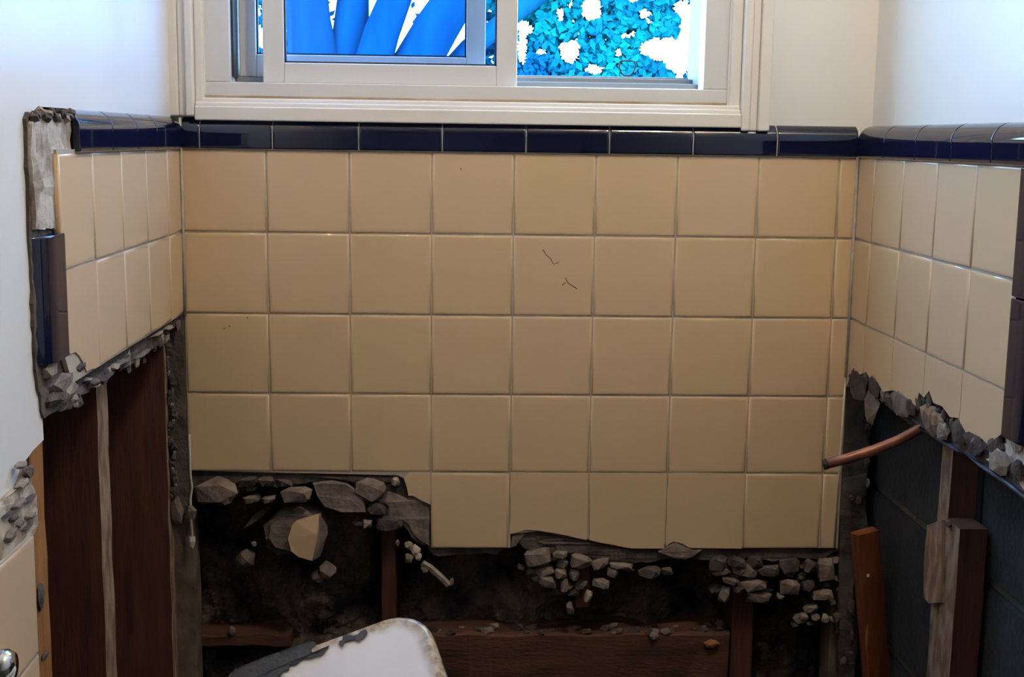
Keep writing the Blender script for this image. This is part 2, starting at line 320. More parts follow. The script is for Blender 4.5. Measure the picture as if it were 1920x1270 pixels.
# broken mortar keys below the tile
ML = [((362, 895, 449, 947), 'mortar'), ((446, 893, 484, 914), 'mortar_dark'), ((482, 893, 516, 914), 'mortar_dark'), ((455, 928, 491, 943), 'mortar'), ((490, 930, 520, 943), 'mortar'), ((525, 912, 586, 942), 'mortar'), ((515, 897, 552, 914), 'mortar_dark'),
      ((662, 896, 728, 944), 'mortar'), ((686, 942, 726, 966), 'mortar_dark'), ((703, 962, 760, 996), 'mortar_dark'), ((678, 974, 700, 990), 'mortar'), ((732, 893, 750, 911), 'mortar_pale'), ((410, 926, 438, 946), 'mortar_pale'),
      ((977, 1025, 1035, 1064), 'mortar'), ((1003, 1061, 1040, 1082), 'mortar'), ((1006, 1078, 1046, 1103), 'mortar'), ((1038, 1066, 1065, 1087), 'mortar'), ((1043, 1045, 1066, 1066), 'mortar'), ((1066, 1038, 1112, 1068), 'mortar'), ((1108, 1046, 1144, 1067), 'mortar'),
      ((1067, 1066, 1088, 1090), 'mortar_pale'), ((1050, 1085, 1066, 1110), 'mortar'), ((1137, 1062, 1160, 1084), 'mortar'), ((1108, 1085, 1146, 1103), 'mortar_pale'), ((1095, 1106, 1110, 1131), 'mortar_pale'), ((1060, 1130, 1077, 1153), 'mortar'), ((1140, 1055, 1190, 1067), 'mortar'), ((1035, 1032, 1066, 1046), 'mortar'),
      ((1195, 1060, 1240, 1087), 'mortar_dark'), ((1240, 1064, 1262, 1080), 'mortar_dark'),
      ((1326, 1041, 1366, 1076), 'mortar_dark'), ((1328, 1060, 1372, 1078), 'mortar'), ((1362, 1044, 1402, 1066), 'mortar_dark'), ((1368, 1056, 1424, 1082), 'mortar'), ((1396, 1040, 1432, 1066), 'mortar_dark'), ((1420, 1058, 1466, 1082), 'mortar_dark'), ((1458, 1042, 1500, 1080), 'mortar_dark'), ((1504, 1048, 1532, 1076), 'mortar_dark'),
      ((1352, 1082, 1387, 1096), 'mortar'), ((1346, 1098, 1369, 1131), 'mortar'), ((1370, 1096, 1400, 1110), 'mortar_dark'), ((1385, 1085, 1438, 1109), 'mortar'), ((1394, 1107, 1448, 1131), 'mortar'), ((1458, 1085, 1503, 1116), 'mortar'), ((1528, 1042, 1570, 1097), 'mortar'), ((1519, 1106, 1562, 1126), 'mortar'),
      ((1503, 1086, 1530, 1112), 'mortar_dark'), ((1505, 1133, 1536, 1148), 'mortar'), ((1498, 1150, 1516, 1162), 'mortar'), ((1520, 1152, 1538, 1162), 'mortar'), ((1560, 1150, 1576, 1166), 'mortar_dark'), ((1456, 1112, 1470, 1124), 'mortar'), ((1380, 1062, 1400, 1076), 'mortar')]
rs_ = random.Random(4)
for i, (bx_, mm) in enumerate(ML): chunk_px('mortar_lump', bx_, 0.004 + 0.004 * math.sin(i * 2.3), M[mm], wb, i + 1, n=17, rot=rs_.uniform(-0.25, 0.25), depth=0.011, boxy=0.62)
rs_ = random.Random(8)
for (x0, y0, x1, y1, nn) in ((975, 1030, 1185, 1075, 22), (1000, 1070, 1120, 1112, 10), (1325, 1042, 1570, 1110, 34), (1490, 1110, 1590, 1185, 14), (366, 894, 560, 925, 14), (640, 935, 760, 985, 9), (1580, 1040, 1600, 1200, 6)):
    for i in range(nn):
        a, b = rs_.uniform(x0, x1), rs_.uniform(y0, y1); q = rs_.uniform(5, 13)
        chunk_px('mortar_lump', (a - q * 1.3, b - q * 0.7, a + q * 1.3, b + q * 0.7), 0.013 + rs_.uniform(0, 0.006), M[rs_.choice(('mortar_dark', 'mortar_dark', 'mortar'))], wb, 900 + i + int(x0), n=14, rot=rs_.uniform(-0.4, 0.4), depth=0.009, boxy=0.75)
def slab(pts, y, th, m, seed, name='mortar_slab', **k): return prism(name, jag(px_poly_y(pts, y), 0.0012, 0.012, seed=seed), 'y', y, y + th, M[m], wb, rough=0.0012, chamfer=0.06, **k)
slab([(585, 908), (622, 902), (650, 908), (680, 930), (686, 962), (640, 962), (607, 952), (592, 930)], 0.000, 0.014, 'mortar', 21)
slab([(727, 922), (740, 926), (762, 935), (775, 931), (792, 938), (806, 948), (806, 1026), (790, 1018), (776, 1004), (766, 985), (752, 974), (727, 975), (728, 950), (718, 940)], 0.003, 0.012, 'mortar', 22)
slab([(1234, 1036), (1250, 1026), (1266, 1018), (1284, 1026), (1300, 1033), (1318, 1032), (1300, 1045), (1286, 1051), (1262, 1046)], -0.001, 0.010, 'mortar', 23)
slab([(1000, 1004), (1100, 1016), (1180, 1031), (1240, 1032), (1236, 1048), (1180, 1056), (1110, 1046), (1045, 1036), (1036, 1022), (1000, 1015)], 0.004, 0.012, 'mortar_dark', 24)
slab([(570, 892), (650, 894), (745, 896), (735, 905), (670, 906), (640, 900)], 0.003, 0.012, 'mortar_dark', 25)
slab([(456, 1052 - 60), (470, 985), (500, 962), (505, 955), (498, 952), (480, 962), (468, 975)], 0.02, 0.006, 'mortar_dark', 26)
slab([(960, 1005), (985, 1000), (968, 1024), (957, 1028)], 0.004, 0.010, 'mortar', 27)

# framing inside the back wall
st = lambda nm, px0, px1, y, z0, z1, d, mm, **k: beam(nm, (((at_y(px0, 1100, y).x + at_y(px1, 1100, y).x) / 2), y + d / 2, z0), (((at_y(px0, 1100, y).x + at_y(px1, 1100, y).x) / 2), y + d / 2, z1), (1, 0, 0), at_y(px1, 1100, y).x - at_y(px0, 1100, y).x, d, M[mm], wb, cuts=6, jitter=0.0015, **k)
st('stud', 715, 742, 0.030, -1.24, -0.30, 0.08, 'stud')
st('stud', 1375, 1416, 0.024, -1.24, -0.40, 0.09, 'stud')
st('stud', 1080, 1106, 0.018, -0.64, -0.42, 0.05, 'stud', label='short reddish stick of wood hanging in the rubble')
bz = at_y(1000, 1192, 0.012).z
beam('fire_block', (at_y(700, 1200, 0.02).x, 0.062, bz - 0.045), (at_y(1365, 1200, 0.02).x, 0.062, bz - 0.045), (0, 1, 0), 0.09, 0.09, M['red_beam'], wb, cuts=14, jitter=0.004, bev=0.003)
# dust and grit along its top edge
rs = random.Random(5)
for i in range(34):
    px = rs.uniform(815, 1360); a = at_y(px, 1190, 0.02); s = rs.uniform(0.0025, 0.007)
    chunk('grit', (a.x, rs.uniform(0.018, 0.05), bz + s * 0.4), (s * 1.6, s, s), M['mortar_dark'] if rs.random() < 0.75 else M['mortar'], wb, i, 9)
chunk_px('mortar_lump', (1216, 1182, 1236, 1202), 0.014, M['mortar_pale'], wb, 77)
chunk_px('wood_splinter', (1318, 1198, 1352, 1216), 0.014, M['stud_orange'], wb, 78)
beam('fire_block', (at_y(330, 1200, 0.02).x, 0.08, -0.70), (at_y(540, 1200, 0.02).x, 0.08, -0.70), (0, 1, 0), 0.07, 0.018, M['red_beam'], wb, cuts=8, jitter=0.004)
# rough mineral wool in the bays (nobody could count its tufts)
def wool(x0, x1, z0, z1, y, seed, name='insulation', lean=0.0):
    nx, nz = int((x1 - x0) / 0.004), int((z1 - z0) / 0.004); V, F = [], []
    for k in range(nz + 1):
        for i in range(nx + 1):
            x = x0 + (x1 - x0) * i / nx; z = z0 + (z1 - z0) * k / nz; t = k / nz
            p = Vector((x * 16 + seed, z * 16, seed)); q = Vector((x * 60 + seed, z * 60, seed)); e = min(i, nx - i, nz - k) / 6
            h = noise.noise(p) * 0.028 + noise.noise(q) * 0.011 + noise.noise(q * 3) * 0.004
            V.append((x, min(0.12, y - h + lean * t + 0.03 * max(0, 1 - e)), z + noise.noise(q + Vector((9, 0, 0))) * 0.005))
    for k in range(nz):
        for i in range(nx): a = k * (nx + 1) + i; F.append([a, a + 1, a + nx + 2, a + nx + 1])
    return mk(name, V, F, M['wool'], wb, kind='stuff')
wool(-0.03, 0.262, -1.0, -0.40, 0.066, 1.3, lean=0.03)
wool(0.272, 0.765, -0.685, -0.40, 0.075, 4.1, lean=0.02)
wool(0.795, 0.93, -1.0, -0.40, 0.070, 7.7, lean=0.03)

# ------------------------------------------------------------------ things lodged in the open wall
t = empty('broken_tile_chunk', at_y(560, 1045, 0.02)); tag(t, 'largest broken mortar chunk with a cream tile face, lodged in left cavity', 'rubble')
prism('mortar_core', jag(px_poly_y([(500, 985), (520, 965), (560, 958), (602, 966), (614, 995), (600, 1045), (584, 1052), (545, 1040), (510, 1030), (496, 1010)], 0.008), 0.001, 0.012, seed=3), 'y', 0.010, 0.045, M['mortar'], t, rough=0.002, chamfer=0.12)
prism('mortar_shard', jag(px_poly_y([(492, 990), (512, 975), (536, 985), (540, 1020), (548, 1044), (520, 1046), (500, 1030)], 0.012), 0.001, 0.012, seed=8), 'y', 0.014, 0.042, M['mortar_dark'], t, rough=0.002, chamfer=0.1)
# the tile face, tilted: front polygon with its own depths
tp = [(540, 1010, 0.000), (548, 985, 0.000), (553, 979, 0.000), (598, 965, -0.004), (594, 1002, -0.010), (585, 1052, -0.010), (560, 1045, -0.004), (546, 1034, -0.002)]
V = [at_y(a, b, c) for a, b, c in tp]; n = len(V); V += [v + Vector((0.002, 0.009, 0)) for v in V]
mk('tile_face', V, [list(range(n))[::-1], list(range(n, 2 * n))] + [[i, (i + 1) % n, n + (i + 1) % n, n + i] for i in range(n)], M['cream'], t, label='cream glazed tile face on the chunk')
tp = [(598, 965, -0.004), (612, 985, 0.010), (615, 1000, 0.012), (600, 1044, 0.012), (585, 1052, -0.010), (594, 1002, -0.010)]
V = [at_y(a, b, c + 0.0005) for a, b, c in tp]; n = len(V); V += [v + Vector((-0.002, 0.012, 0)) for v in V]
mk('broken_side', V, [list(range(n))[::-1], list(range(n, 2 * n))] + [[i, (i + 1) % n, n + (i + 1) % n, n + i] for i in range(n)], M['mortar'], t)
tag(chunk_px('mortar_chunk', (439, 1030, 481, 1066), 0.034, M['mortar'], None, 31, n=22, depth=0.012), 'small grey mortar chunk left of and below the large one', 'rubble')
tag(chunk_px('mortar_chunk', (470, 1014, 482, 1026), 0.03, M['mortar_pale'], None, 32), 'tiny pale mortar crumb just left of the large chunk', 'rubble')
t = empty('mortar_chunk', at_y(605, 1090, 0.034)); tag(t, 'two-toned mortar chunk below the right of the large one', 'rubble')
chunk_px('pale_lump', (596, 1052, 632, 1088), 0.030, M['mortar'], t, 33, n=20, depth=0.011); chunk_px('dark_lump', (578, 1070, 612, 1094), 0.034, M['mortar_dark'], t, 34, n=18, depth=0.01)
tag(chunk_px('mortar_chunk', (427, 1173, 443, 1194), 0.045, M['mortar'], None, 35), 'pale mortar crumb low in the left cavity above the white basin', 'rubble')
t = empty('plaster_shard', at_y(775, 1055, -0.002)); tag(t, 'white ragged plaster piece dangling below the broken tile edge', 'rubble')
for i, b in enumerate([(756, 1014, 776, 1032), (768, 1020, 790, 1046), (757, 1036, 776, 1057), (776, 1034, 792, 1052)]): chunk_px('flake', b, -0.002, M['plaster_raw'] if i % 2 else M['mortar_pale'], t, 41 + i, n=14, depth=0.005)
t = empty('plaster_sliver', at_y(838, 1096, -0.004)); tag(t, 'long thin white plaster sliver slanting down to the right', 'rubble')
tube('sliver', [at_y(a, b, -0.004) for a, b in [(792, 1056), (806, 1064), (822, 1078), (834, 1090), (841, 1097)]], 0.0045, M['mortar_pale'], t, seg=5, smooth=False)
chunk_px('flake', (788, 1054, 806, 1078), -0.004, M['mortar_pale'], t, 46, n=12, depth=0.004)
tag(chunk_px('plaster_flake', (841, 1082, 852, 1103), -0.004, M['mortar'], None, 47, rot=0.2), 'small upright flake at the tip of the white sliver', 'rubble')
tag(chunk_px('plaster_flake', (741, 1012, 750, 1026), -0.002, M['mortar'], None, 48), 'small grey flake left of the ragged white plaster', 'rubble')
tag(chunk_px('mortar_crumb', (1539, 1150, 1556, 1171), 0.0, M['mortar_pale'], None, 49), 'pale round crumb near the foot of the rubble at right', 'rubble')

# ================================================================== LEFT WALL
XP = XL - 0.010
bnd = [(0, 948), (20, 930), (40, 905), (48, 885), (45, 868), (62, 845), (82, 825), (80, 790), (79, 740), (78, 660), (72, 560), (67, 440), (62, 330), (58, 250), (60, 225), (66, 214)]
pp = [(0.010, 0.030, True), (0.010, 1.2, True), (-4.3, 1.2, True), (-4.3, -0.285, True)] + [(a, b) for a, b in px_poly_x(bnd, XP)] + [(-0.52, 0.0415, True), (-0.44, 0.0415, True), (-0.435, 0.030, True)]
wl = prism('wall_left', jag(pp, 0.0012, 0.015, seed=2), 'x', XP, XP - 0.014, M['plaster']); wl['kind'] = 'structure'
boxes('outer_board', [(-0.16, -0.125, -4.3, 0.16, -1.25, 1.2)], M['felt'], wl)
# raw edge of the plaster behind the paint
XM = XL - 0.007
low = [(346, 592), (330, 610), (318, 622), (312, 640), (296, 650), (280, 655), (262, 678), (245, 684), (222, 690), (206, 700), (182, 716), (160, 738), (140, 748), (124, 768), (108, 770), (84, 785)]
bedp = [(-0.001, 0.030, True), (-0.47, 0.036, True), (-0.572, 0.036)] + [(-0.574, -0.05), (-0.576, -0.19)] + px_poly_x(low[::-1], XM)
bedp = [(-0.0005, 0.028, True), (-0.0005, px_poly_x([low[0]], XM)[0][1])] + px_poly_x(low, XM)[1:] + [(-0.576, -0.19), (-0.5745, -0.05), (-0.573, 0.030), (-0.566, 0.036), (-0.47, 0.034, True)]
bedp = [(y if y < 0.0 else -0.0005, z) + tuple(r) for y, z, *r in bedp]
prism('mortar_bed', jag(bedp, 0.002, 0.010, seed=9), 'x', XM, XM - 0.016, M['mortar_dark'], wl, rough=0.001)
# pale mortar left where the corner caps are missing
prism('mortar_patch', jag([(-0.458, 0.032), (-0.458, 0.002), (-0.515, 0.000), (-0.5165, -0.03), (-0.5165, -0.068), (-0.57, -0.066), (-0.572, 0.0), (-0.570, 0.026), (-0.555, 0.036), (-0.50, 0.036)], 0.0015, 0.01, seed=6), 'x', XL - 0.0035, XM, M['plaster_raw'], wl, rough=0.0012)
for i in range(16):
    y = -0.452 - 0.008 * i; 
    if y < -0.565: break
    chunk('mortar_crumb', (XL - 0.003, y, 0.034 + 0.003 * math.sin(i * 1.7)), (0.006, 0.006, 0.005), M['mortar_dark'] if i % 3 else M['mortar_pale'], wl, i, 10)
yl = [-0.0015, -0.67 * T, -1.67 * T, -2.67 * T, -3.67 * T, -4.67 * T]
gl_ = [(-0.0005, 0.003, True), (-0.5105, 0.003, True), (-0.5105, -0.19, True), (-0.49, -2 * T, True), (-0.0005, -2 * T, True)]
prism('grout', [a[:2] for a in gl_], 'x', XL - 0.0016, XM + 0.001, M['grout'], wl)
for i in range(5):
    for j in range(2):
        if i == 4 and j == 1: continue
        tile(wl, 'l', yl[i + 1] + J, yl[i] - (J if i else 0), -(j + 1) * T + J, -j * T - J, M['cream'])
ya, yb = yl[5] + J, yl[4] - J
tp_ = [(yb, -T - J, True), (ya, -T - J, True)] + [(p[0], p[1]) for p in px_poly_x([(122, 655), (132, 664), (142, 660), (150, 668), (158, 684), (163, 697)], XL)] + [(yb, -2 * T + J, True)]
prism('tile', jag(tp_, 0.0008, 0.012, seed=2), 'x', XL, XL - 0.006, M['cream'], wl)
# black caps of the left wall
ty = [-0.004, -0.141, -0.234, -0.338, -0.455]
for a, b in zip(ty[:-1], ty[1:]): trim(wl, (XL, a - J, 0), (0, -1, 0), (1, 0, 0), (0, 0, 1), a - b - 2 * J)
trim(wl, (XL - 0.0014, -0.003, -0.0010), (0, -1, 0), (1, 0, 0), (0, 0, 1), 0.451, name='trim_grout', m=M['caulk'])
trim(wl, (XL, -0.5118, -0.188), (0, 0, 1), (1, 0, 0), (0, -1.45, 0), 0.115)
boxes('mortar_strip', [(XL - 0.012, XL - 0.0045, -0.5165, -0.5108, -0.070, 0.0)], M['stud_edge'], wl, label='brown raw strip beside the cut tile edge')
# ragged mortar and plaster along the lower edge
rs = random.Random(21)
LP = px_poly_x([(346, 596), (325, 622), (300, 650), (262, 680), (206, 704), (160, 742), (124, 772)], XM)
def edge_crumbs(wall, P, X, sgn, n, seed, s0=0.004, s1=0.010, mats=('mortar_dark', 'mortar_dark', 'mortar', 'mortar_pale'), up=0.012):
    rs = random.Random(seed)
    for i in range(n):
        t_ = rs.random() * (len(P) - 1); k = int(t_); f = t_ - k; y = P[k][0] * (1 - f) + P[k + 1][0] * f; z = P[k][1] * (1 - f) + P[k + 1][1] * f
        s = rs.uniform(s0, s1); chunk('mortar_crumb', (X + sgn * rs.uniform(-0.004, 0.002), y + rs.uniform(-.004, .004), z + rs.uniform(-0.3, 1) * up), (s * 0.6, s * rs.uniform(0.8, 1.5), s * rs.uniform(0.6, 1.3)), M[rs.choice(mats)], wall, seed * 100 + i, 12)
edge_crumbs(wl, LP, XL - 0.008, 1, 46, 3)
def lumps_x(wall, lst, X, th=0.008):
    for i, (b, mm) in enumerate(lst):
        p = px_poly_x([(b[0], b[3]), (b[2], b[1])], X); ys = abs(p[0][0] - p[1][0]) / 2; zs = abs(p[0][1] - p[1][1]) / 2
        chunk('mortar_lump', (X, (p[0][0] + p[1][0]) / 2, (p[0][1] + p[1][1]) / 2), (th, ys, zs), M[mm], wall, 300 + i + int(b[0]), 18)
lumps_x(wl, [((78, 668, 104, 720), 'mortar_pale'), ((92, 684, 135, 752), 'mortar'), ((110, 700, 142, 768), 'mortar_pale'), ((84, 720, 120, 775), 'mortar_dark'), ((130, 666, 158, 708), 'mortar_dark'), ((162, 700, 180, 735), 'mortar_dark'), ((168, 716, 182, 730), 'mortar_pale'),
            ((155, 704, 166, 722), 'mortar'), ((208, 668, 238, 692), 'mortar'), ((250, 650, 282, 678), 'mortar'), ((280, 616, 306, 636), 'mortar_pale'), ((304, 605, 322, 624), 'mortar_pale'), ((205, 676, 222, 700), 'mortar_pale'), ((180, 690, 215, 722), 'mortar_dark')], XL - 0.006)
# studs in the left wall: camera-facing side dark red, room-facing edge coloured paler as if lit
XS = XL - 0.024
def stud_l(pa, pb_, m1, m2, ztop, lab=None):
    y0 = at_x(pa, 1000, XS).y; y1 = at_x(pb_, 1000, XS).y; ztop = ztop
    V, F, fm = [], [], []
    nz = 26; x1 = XS - 0.092
    for k in range(nz + 1):
        z = -1.24 + (ztop + 1.24) * k / nz; jx = noise.noise(Vector((y0 * 50, z * 25, 0))) * 0.0012; jy = noise.noise(Vector((y0 * 50, z * 14, 3))) * 0.0016
        V += [(x1, y0, z), (x1, y1, z), (XS + jx, y1 + jy, z), (XS + jx, y0 + jy * 0.6, z)]
    for k in range(nz):
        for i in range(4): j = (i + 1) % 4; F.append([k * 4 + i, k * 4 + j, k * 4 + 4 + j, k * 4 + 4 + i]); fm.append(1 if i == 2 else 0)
    F += [[0, 3, 2, 1], [nz * 4, nz * 4 + 1, nz * 4 + 2, nz * 4 + 3]]; fm += [0, 0]
    return mk('stud', V, F, None, wl, mats=[M[m1], M[m2]], fm=fm)
XS = XL - 0.024
stud_l(190, 210, 'stud', 'stud_edge', -0.17)
stud_l(317, 326, 'stud', 'stud_edge', -0.17)
stud_l(60, 86, 'stud_orange', 'stud_orange', -0.27)
# grey mortar face in the corner behind the left tile and the wood below it
prism('corner_mortar', jag([(-0.045, -0.10), (XL - 0.001, -0.10, True), (XL - 0.001, -0.35), (XL + 0.001, -0.475), (-0.012, -0.50), (-0.022, -0.47), (-0.04, -0.49)], 0.002, 0.012, seed=8), 'y', -0.004, 0.012, M['mortar_dark'], wl, rough=0.001)
beam('corner_stud', (-0.026, 0.03, -1.24), (-0.026, 0.03, -0.10), (1, 0, 0), 0.052, 0.04, M['dust_wood'], wl, cuts=10, jitter=0.002)
chunk_px('mortar_lump', (318, 930, 346, 984), -0.008, M['mortar'], wl, 91, n=20, depth=0.006); chunk_px('mortar_lump', (346, 944, 369, 978), -0.004, M['mortar'], wl, 92, depth=0.005)
lc = [(310, 640), (318, 700), (325, 760), (318, 820), (328, 880), (320, 940)]
for i in range(30):
    t_ = i / 30 * 5; k = int(t_); f = t_ - k; px = lc[k][0] * (1 - f) + lc[k + 1][0] * f; py = lc[k][1] * (1 - f) + lc[k + 1][1] * f
    s = 0.003 + 0.003 * abs(math.sin(i * 2.1)); p = at_y(px + 5 * math.sin(i), py, -0.010); chunk('mortar_crumb', p, (s, s, s * 1.5), M['mortar_dark'] if i % 3 else M['mortar'], wl, 500 + i, 10)
# lower wainscot in front of the opening
yt = [-0.6195 - i * T for i in range(6)]
prism('mortar_bed', [(-0.620, -0.328), (-1.17, -0.328), (-1.17, -1.24), (-0.620, -1.24)], 'x', XL - 0.0016, XL - 0.020, M['grout'], wl)
for i in range(5):
    for j in range(3, 11): tile(wl, 'l', yt[i + 1] + J, yt[i] - J, -(j + 1) * T + J, -j * T - J, M['cream'])
boxes('lower_panel', [(XL - 0.024, XL - 0.004, -4.3, -1.17, -1.25, -0.285)], M['far_tile'], wl)
prism('mortar_patch', jag(px_poly_x([(0, 1060), (62, 1002), (68, 985), (66, 930), (58, 900), (48, 870), (40, 905), (0, 948)], XL - 0.006) + [(-0.90, -0.27, True), (-0.90, -0.328, True)], 0.0015, 0.01, seed=16), 'x', XL - 0.005, XL - 0.022, M['plaster_raw'], wl, rough=0.0015)
lumps_x(wl, [((44, 865, 62, 905), 'mortar_dark'), ((30, 890, 52, 925), 'mortar_pale'), ((20, 925, 48, 965), 'mortar'), ((42, 920, 66, 950), 'mortar_dark'), ((45, 945, 68, 985), 'mortar_pale'), ((2, 955, 22, 975), 'mortar_dark'), ((6, 980, 30, 1030), 'mortar'), ((38, 975, 60, 1000), 'mortar_dark'), ((32, 860, 46, 885), 'mortar_pale'), ((16, 958, 32, 985), 'mortar_dark'), ((28, 968, 44, 998), 'mortar')], XL - 0.004, 0.005)
for i, (a, b, c, d) in enumerate([(70, 1080, 82, 1160), (78, 1215, 90, 1245)]):
    p = px_poly_x([(a, d), (c, b)], XS + 0.001); chunk('dark_stain_lump', (XS + 0.001, (p[0][0] + p[1][0]) / 2, (p[0][1] + p[1][1]) / 2), (0.003, abs(p[0][0] - p[1][0]) / 2, abs(p[0][1] - p[1][1]) / 2), M['mortar_dark'], wl, 60 + i, 14)
tube('hairline_crack', [at_x(a, b, XP + 0.0002) for a, b in [(46, 270), (47, 285), (46, 300)]], 0.0006, M['steel'], wl, seg=5)

# ================================================================== RIGHT WALL
XQ = XR + 0.019
rb = [(1885, 790), (1880, 830), (1885, 870), (1905, 900), (1960, 915)]
pp = [(0.010, 0.030, True), (0.010, 1.2, True), (-4.3, 1.2, True), (-4.3, -0.34, True), (-0.66, -0.34)] + [(-0.60, -0.33), (-0.566, -0.29), (-0.566, 0.02, True), (-0.566, 0.030, True)]
wr = prism('wall_right', jag(pp, 0.001, 0.02, seed=12), 'x', XQ, XQ + 0.014, M['plaster']); wr['kind'] = 'structure'
jl = [(1585, 724), (1596, 700), (1601, 688), (1604, 706), (1624, 698), (1632, 712), (1645, 716), (1655, 735), (1676, 732), (1700, 746), (1717, 762), (1723, 736), (1732, 746), (1742, 733), (1750, 756), (1766, 762), (1781, 782), (1796, 784), (1811, 812), (1840, 822), (1856, 838), (1872, 818), (1884, 808)]
JL = [(min(-0.0015, y), z) for y, z in px_poly_x(jl, XR)]
def jz(y):
    for (a, b), (c, d) in zip(JL[:-1], JL[1:]):
        if c <= y <= a or a <= y <= c: return b + (d - b) * ((y - a) / (c - a) if c != a else 0)
    return JL[-1][1]
yr = [-0.0015, -0.63 * T, -1.63 * T, -2.63 * T, -3.63 * T, -4.63 * T]
prism('grout', [(-0.0005, 0.003), (-0.507, 0.003)] + [(y, z) for y, z in JL[::-1]], 'x', XR + 0.0016, XR + 0.006, M['grout'], wr)
for i in range(5):
    a, b = yr[i + 1] + J, yr[i] - (J if i else 0)
    for j in range(2): tile(wr, 'r', a, b, -(j + 1) * T + J, -j * T - J, M['cream'])
    pts = [(b, -2 * T - J), (a, -2 * T - J), (a, jz(a))] + [(y, z) for y, z in JL[::-1] if a < y < b] + [(b, jz(b))]
    prism('tile', pts, 'x', XR, XR + 0.006, M['cream'], wr)
ty = [-0.004, -0.112, -0.223, -0.333, -0.440, -0.548]
for a, b in zip(ty[:-1], ty[1:]): trim(wr, (XR, a - J, 0), (0, -1, 0), (-1, 0, 0), (0, 0, 1), a - b - 2 * J)
trim(wr, (XR + 0.0014, -0.003, -0.0010), (0, -1, 0), (-1, 0, 0), (0, 0, 1), 0.545, name='trim_grout', m=M['caulk'])
for z0, z1 in ((-0.124, -0.001), (-0.262, -0.126)): trim(wr, (XR, -0.5085, z0), (0, 0, 1), (-1, 0, 0), (0, -1.4, 0), z1 - z0)
# mortar bed with its lower straight edge of metal lath
lo = px_poly_x([(1640, 738), (1662, 760), (1700, 790), (1740, 812), (1780, 838), (1830, 868), (1880, 905), (1930, 945)], XR + 0.008)
bp = [(-0.0005, 0.028, True), (-0.0005, -0.30)] + [(y, z) for y, z in lo if y < -0.06] + [(-0.60, -0.33), (-0.565, 0.02, True)]
prism('mortar_bed', jag(bp, 0.0015, 0.012, seed=33), 'x', XR + 0.007, XR + 0.019, M['mortar_dark'], wr, rough=0.001)
tube('lath_edge', [at_x(a, b, XR + 0.006) for a, b in [(1648, 745), (1700, 786), (1740, 812), (1790, 840), (1840, 872), (1890, 908), (1930, 940)]], 0.0028, mat('blued_lath', (0.05, 0.06, 0.09), 0.5, metal=0.5), wr, seg=6)
EP = [(y, z - 0.008) for y, z in JL]
edge_crumbs(wr, EP, XR + 0.006, -1, 60, 9, 0.005, 0.012, ('mortar_dark', 'mortar_dark', 'mortar_dark', 'mortar'), up=0.006)
for a, b, s in [(1601, 696, 9), (1626, 705, 11), (1722, 750, 12), (1742, 748, 14), (1786, 792, 12), (1655, 742, 8), (1676, 740, 9), (1770, 772, 9), (1634, 722, 10), (1872, 826, 14)]:
    p = at_x(a, b + 6, XR + 0.002); k_ = s / 1700; chunk('mortar_spike', p, (0.004, k_ * 1.0, k_ * 1.7), M['mortar_dark'], wr, a, 9)
lumps_x(wr, [((1618, 738, 1650, 786), 'mortar'), ((1665, 742, 1716, 772), 'mortar'), ((1720, 770, 1775, 800), 'stud_edge'), ((1700, 745, 1722, 775), 'mortar_dark'), ((1755, 795, 1782, 822), 'mortar_pale'), ((1785, 790, 1812, 830), 'mortar_dark'), ((1805, 815, 1852, 848), 'mortar_dark'), ((1850, 820, 1884, 852), 'mortar_dark'), ((1590, 700, 1630, 740), 'mortar_dark'), ((1625, 705, 1655, 742), 'mortar_dark')], XR + 0.003, 0.006)
# plaster torn away below the vertical caps
prism('mortar_patch', jag(px_poly_x([(1884, 778), (1925, 775), (1925, 925), (1905, 890), (1880, 876), (1852, 862), (1870, 846), (1888, 830)], XR + 0.005), 0.0015, 0.01, seed=44), 'x', XR + 0.004, XR + 0.018, M['plaster_raw'], wr, rough=0.002)
lumps_x(wr, [((1893, 776, 1925, 850), 'plaster_raw'), ((1850, 846, 1900, 884), 'mortar_pale'), ((1895, 865, 1922, 896), 'mortar_dark')], XR + 0.003, 0.006)
# corner post and mottled mortar in the right corner
prism('corner_mortar', jag(px_poly_y([(1588, 712), (1640, 725), (1620, 790), (1632, 850), (1618, 930), (1628, 990), (1600, 1010), (1600, 1270), (1574, 1270), (1574, 1030), (1576, 900), (1582, 780)], 0.004), 0.002, 0.012, seed=51), 'y', 0.004, 0.020, M['mortar_dark'], wr, rough=0.002)
beam('corner_stud', (XR + 0.0245, 0.045, -1.24), (XR + 0.0245, 0.045, -0.22), (1, 0, 0), 0.043, 0.045, M['dust_wood'], wr, cuts=10, jitter=0.002)
for i, b in enumerate([(1618, 740, 1650, 780), (1618, 790, 1636, 812), (1600, 930, 1620, 950), (1622, 895, 1632, 915), (1590, 925, 1604, 945), (1608, 985, 1626, 1000), (1600, 1000, 1612, 1020), (1586, 1120, 1606, 1160), (1590, 1180, 1604, 1215), (1574, 1230, 1590, 1250), (1618, 850, 1634, 880)]):
    chunk_px('mortar_lump', b, 0.002, M[('mortar', 'mortar_dark', 'mortar_dark')[i % 3]], wr, 140 + i, n=14, depth=0.006)
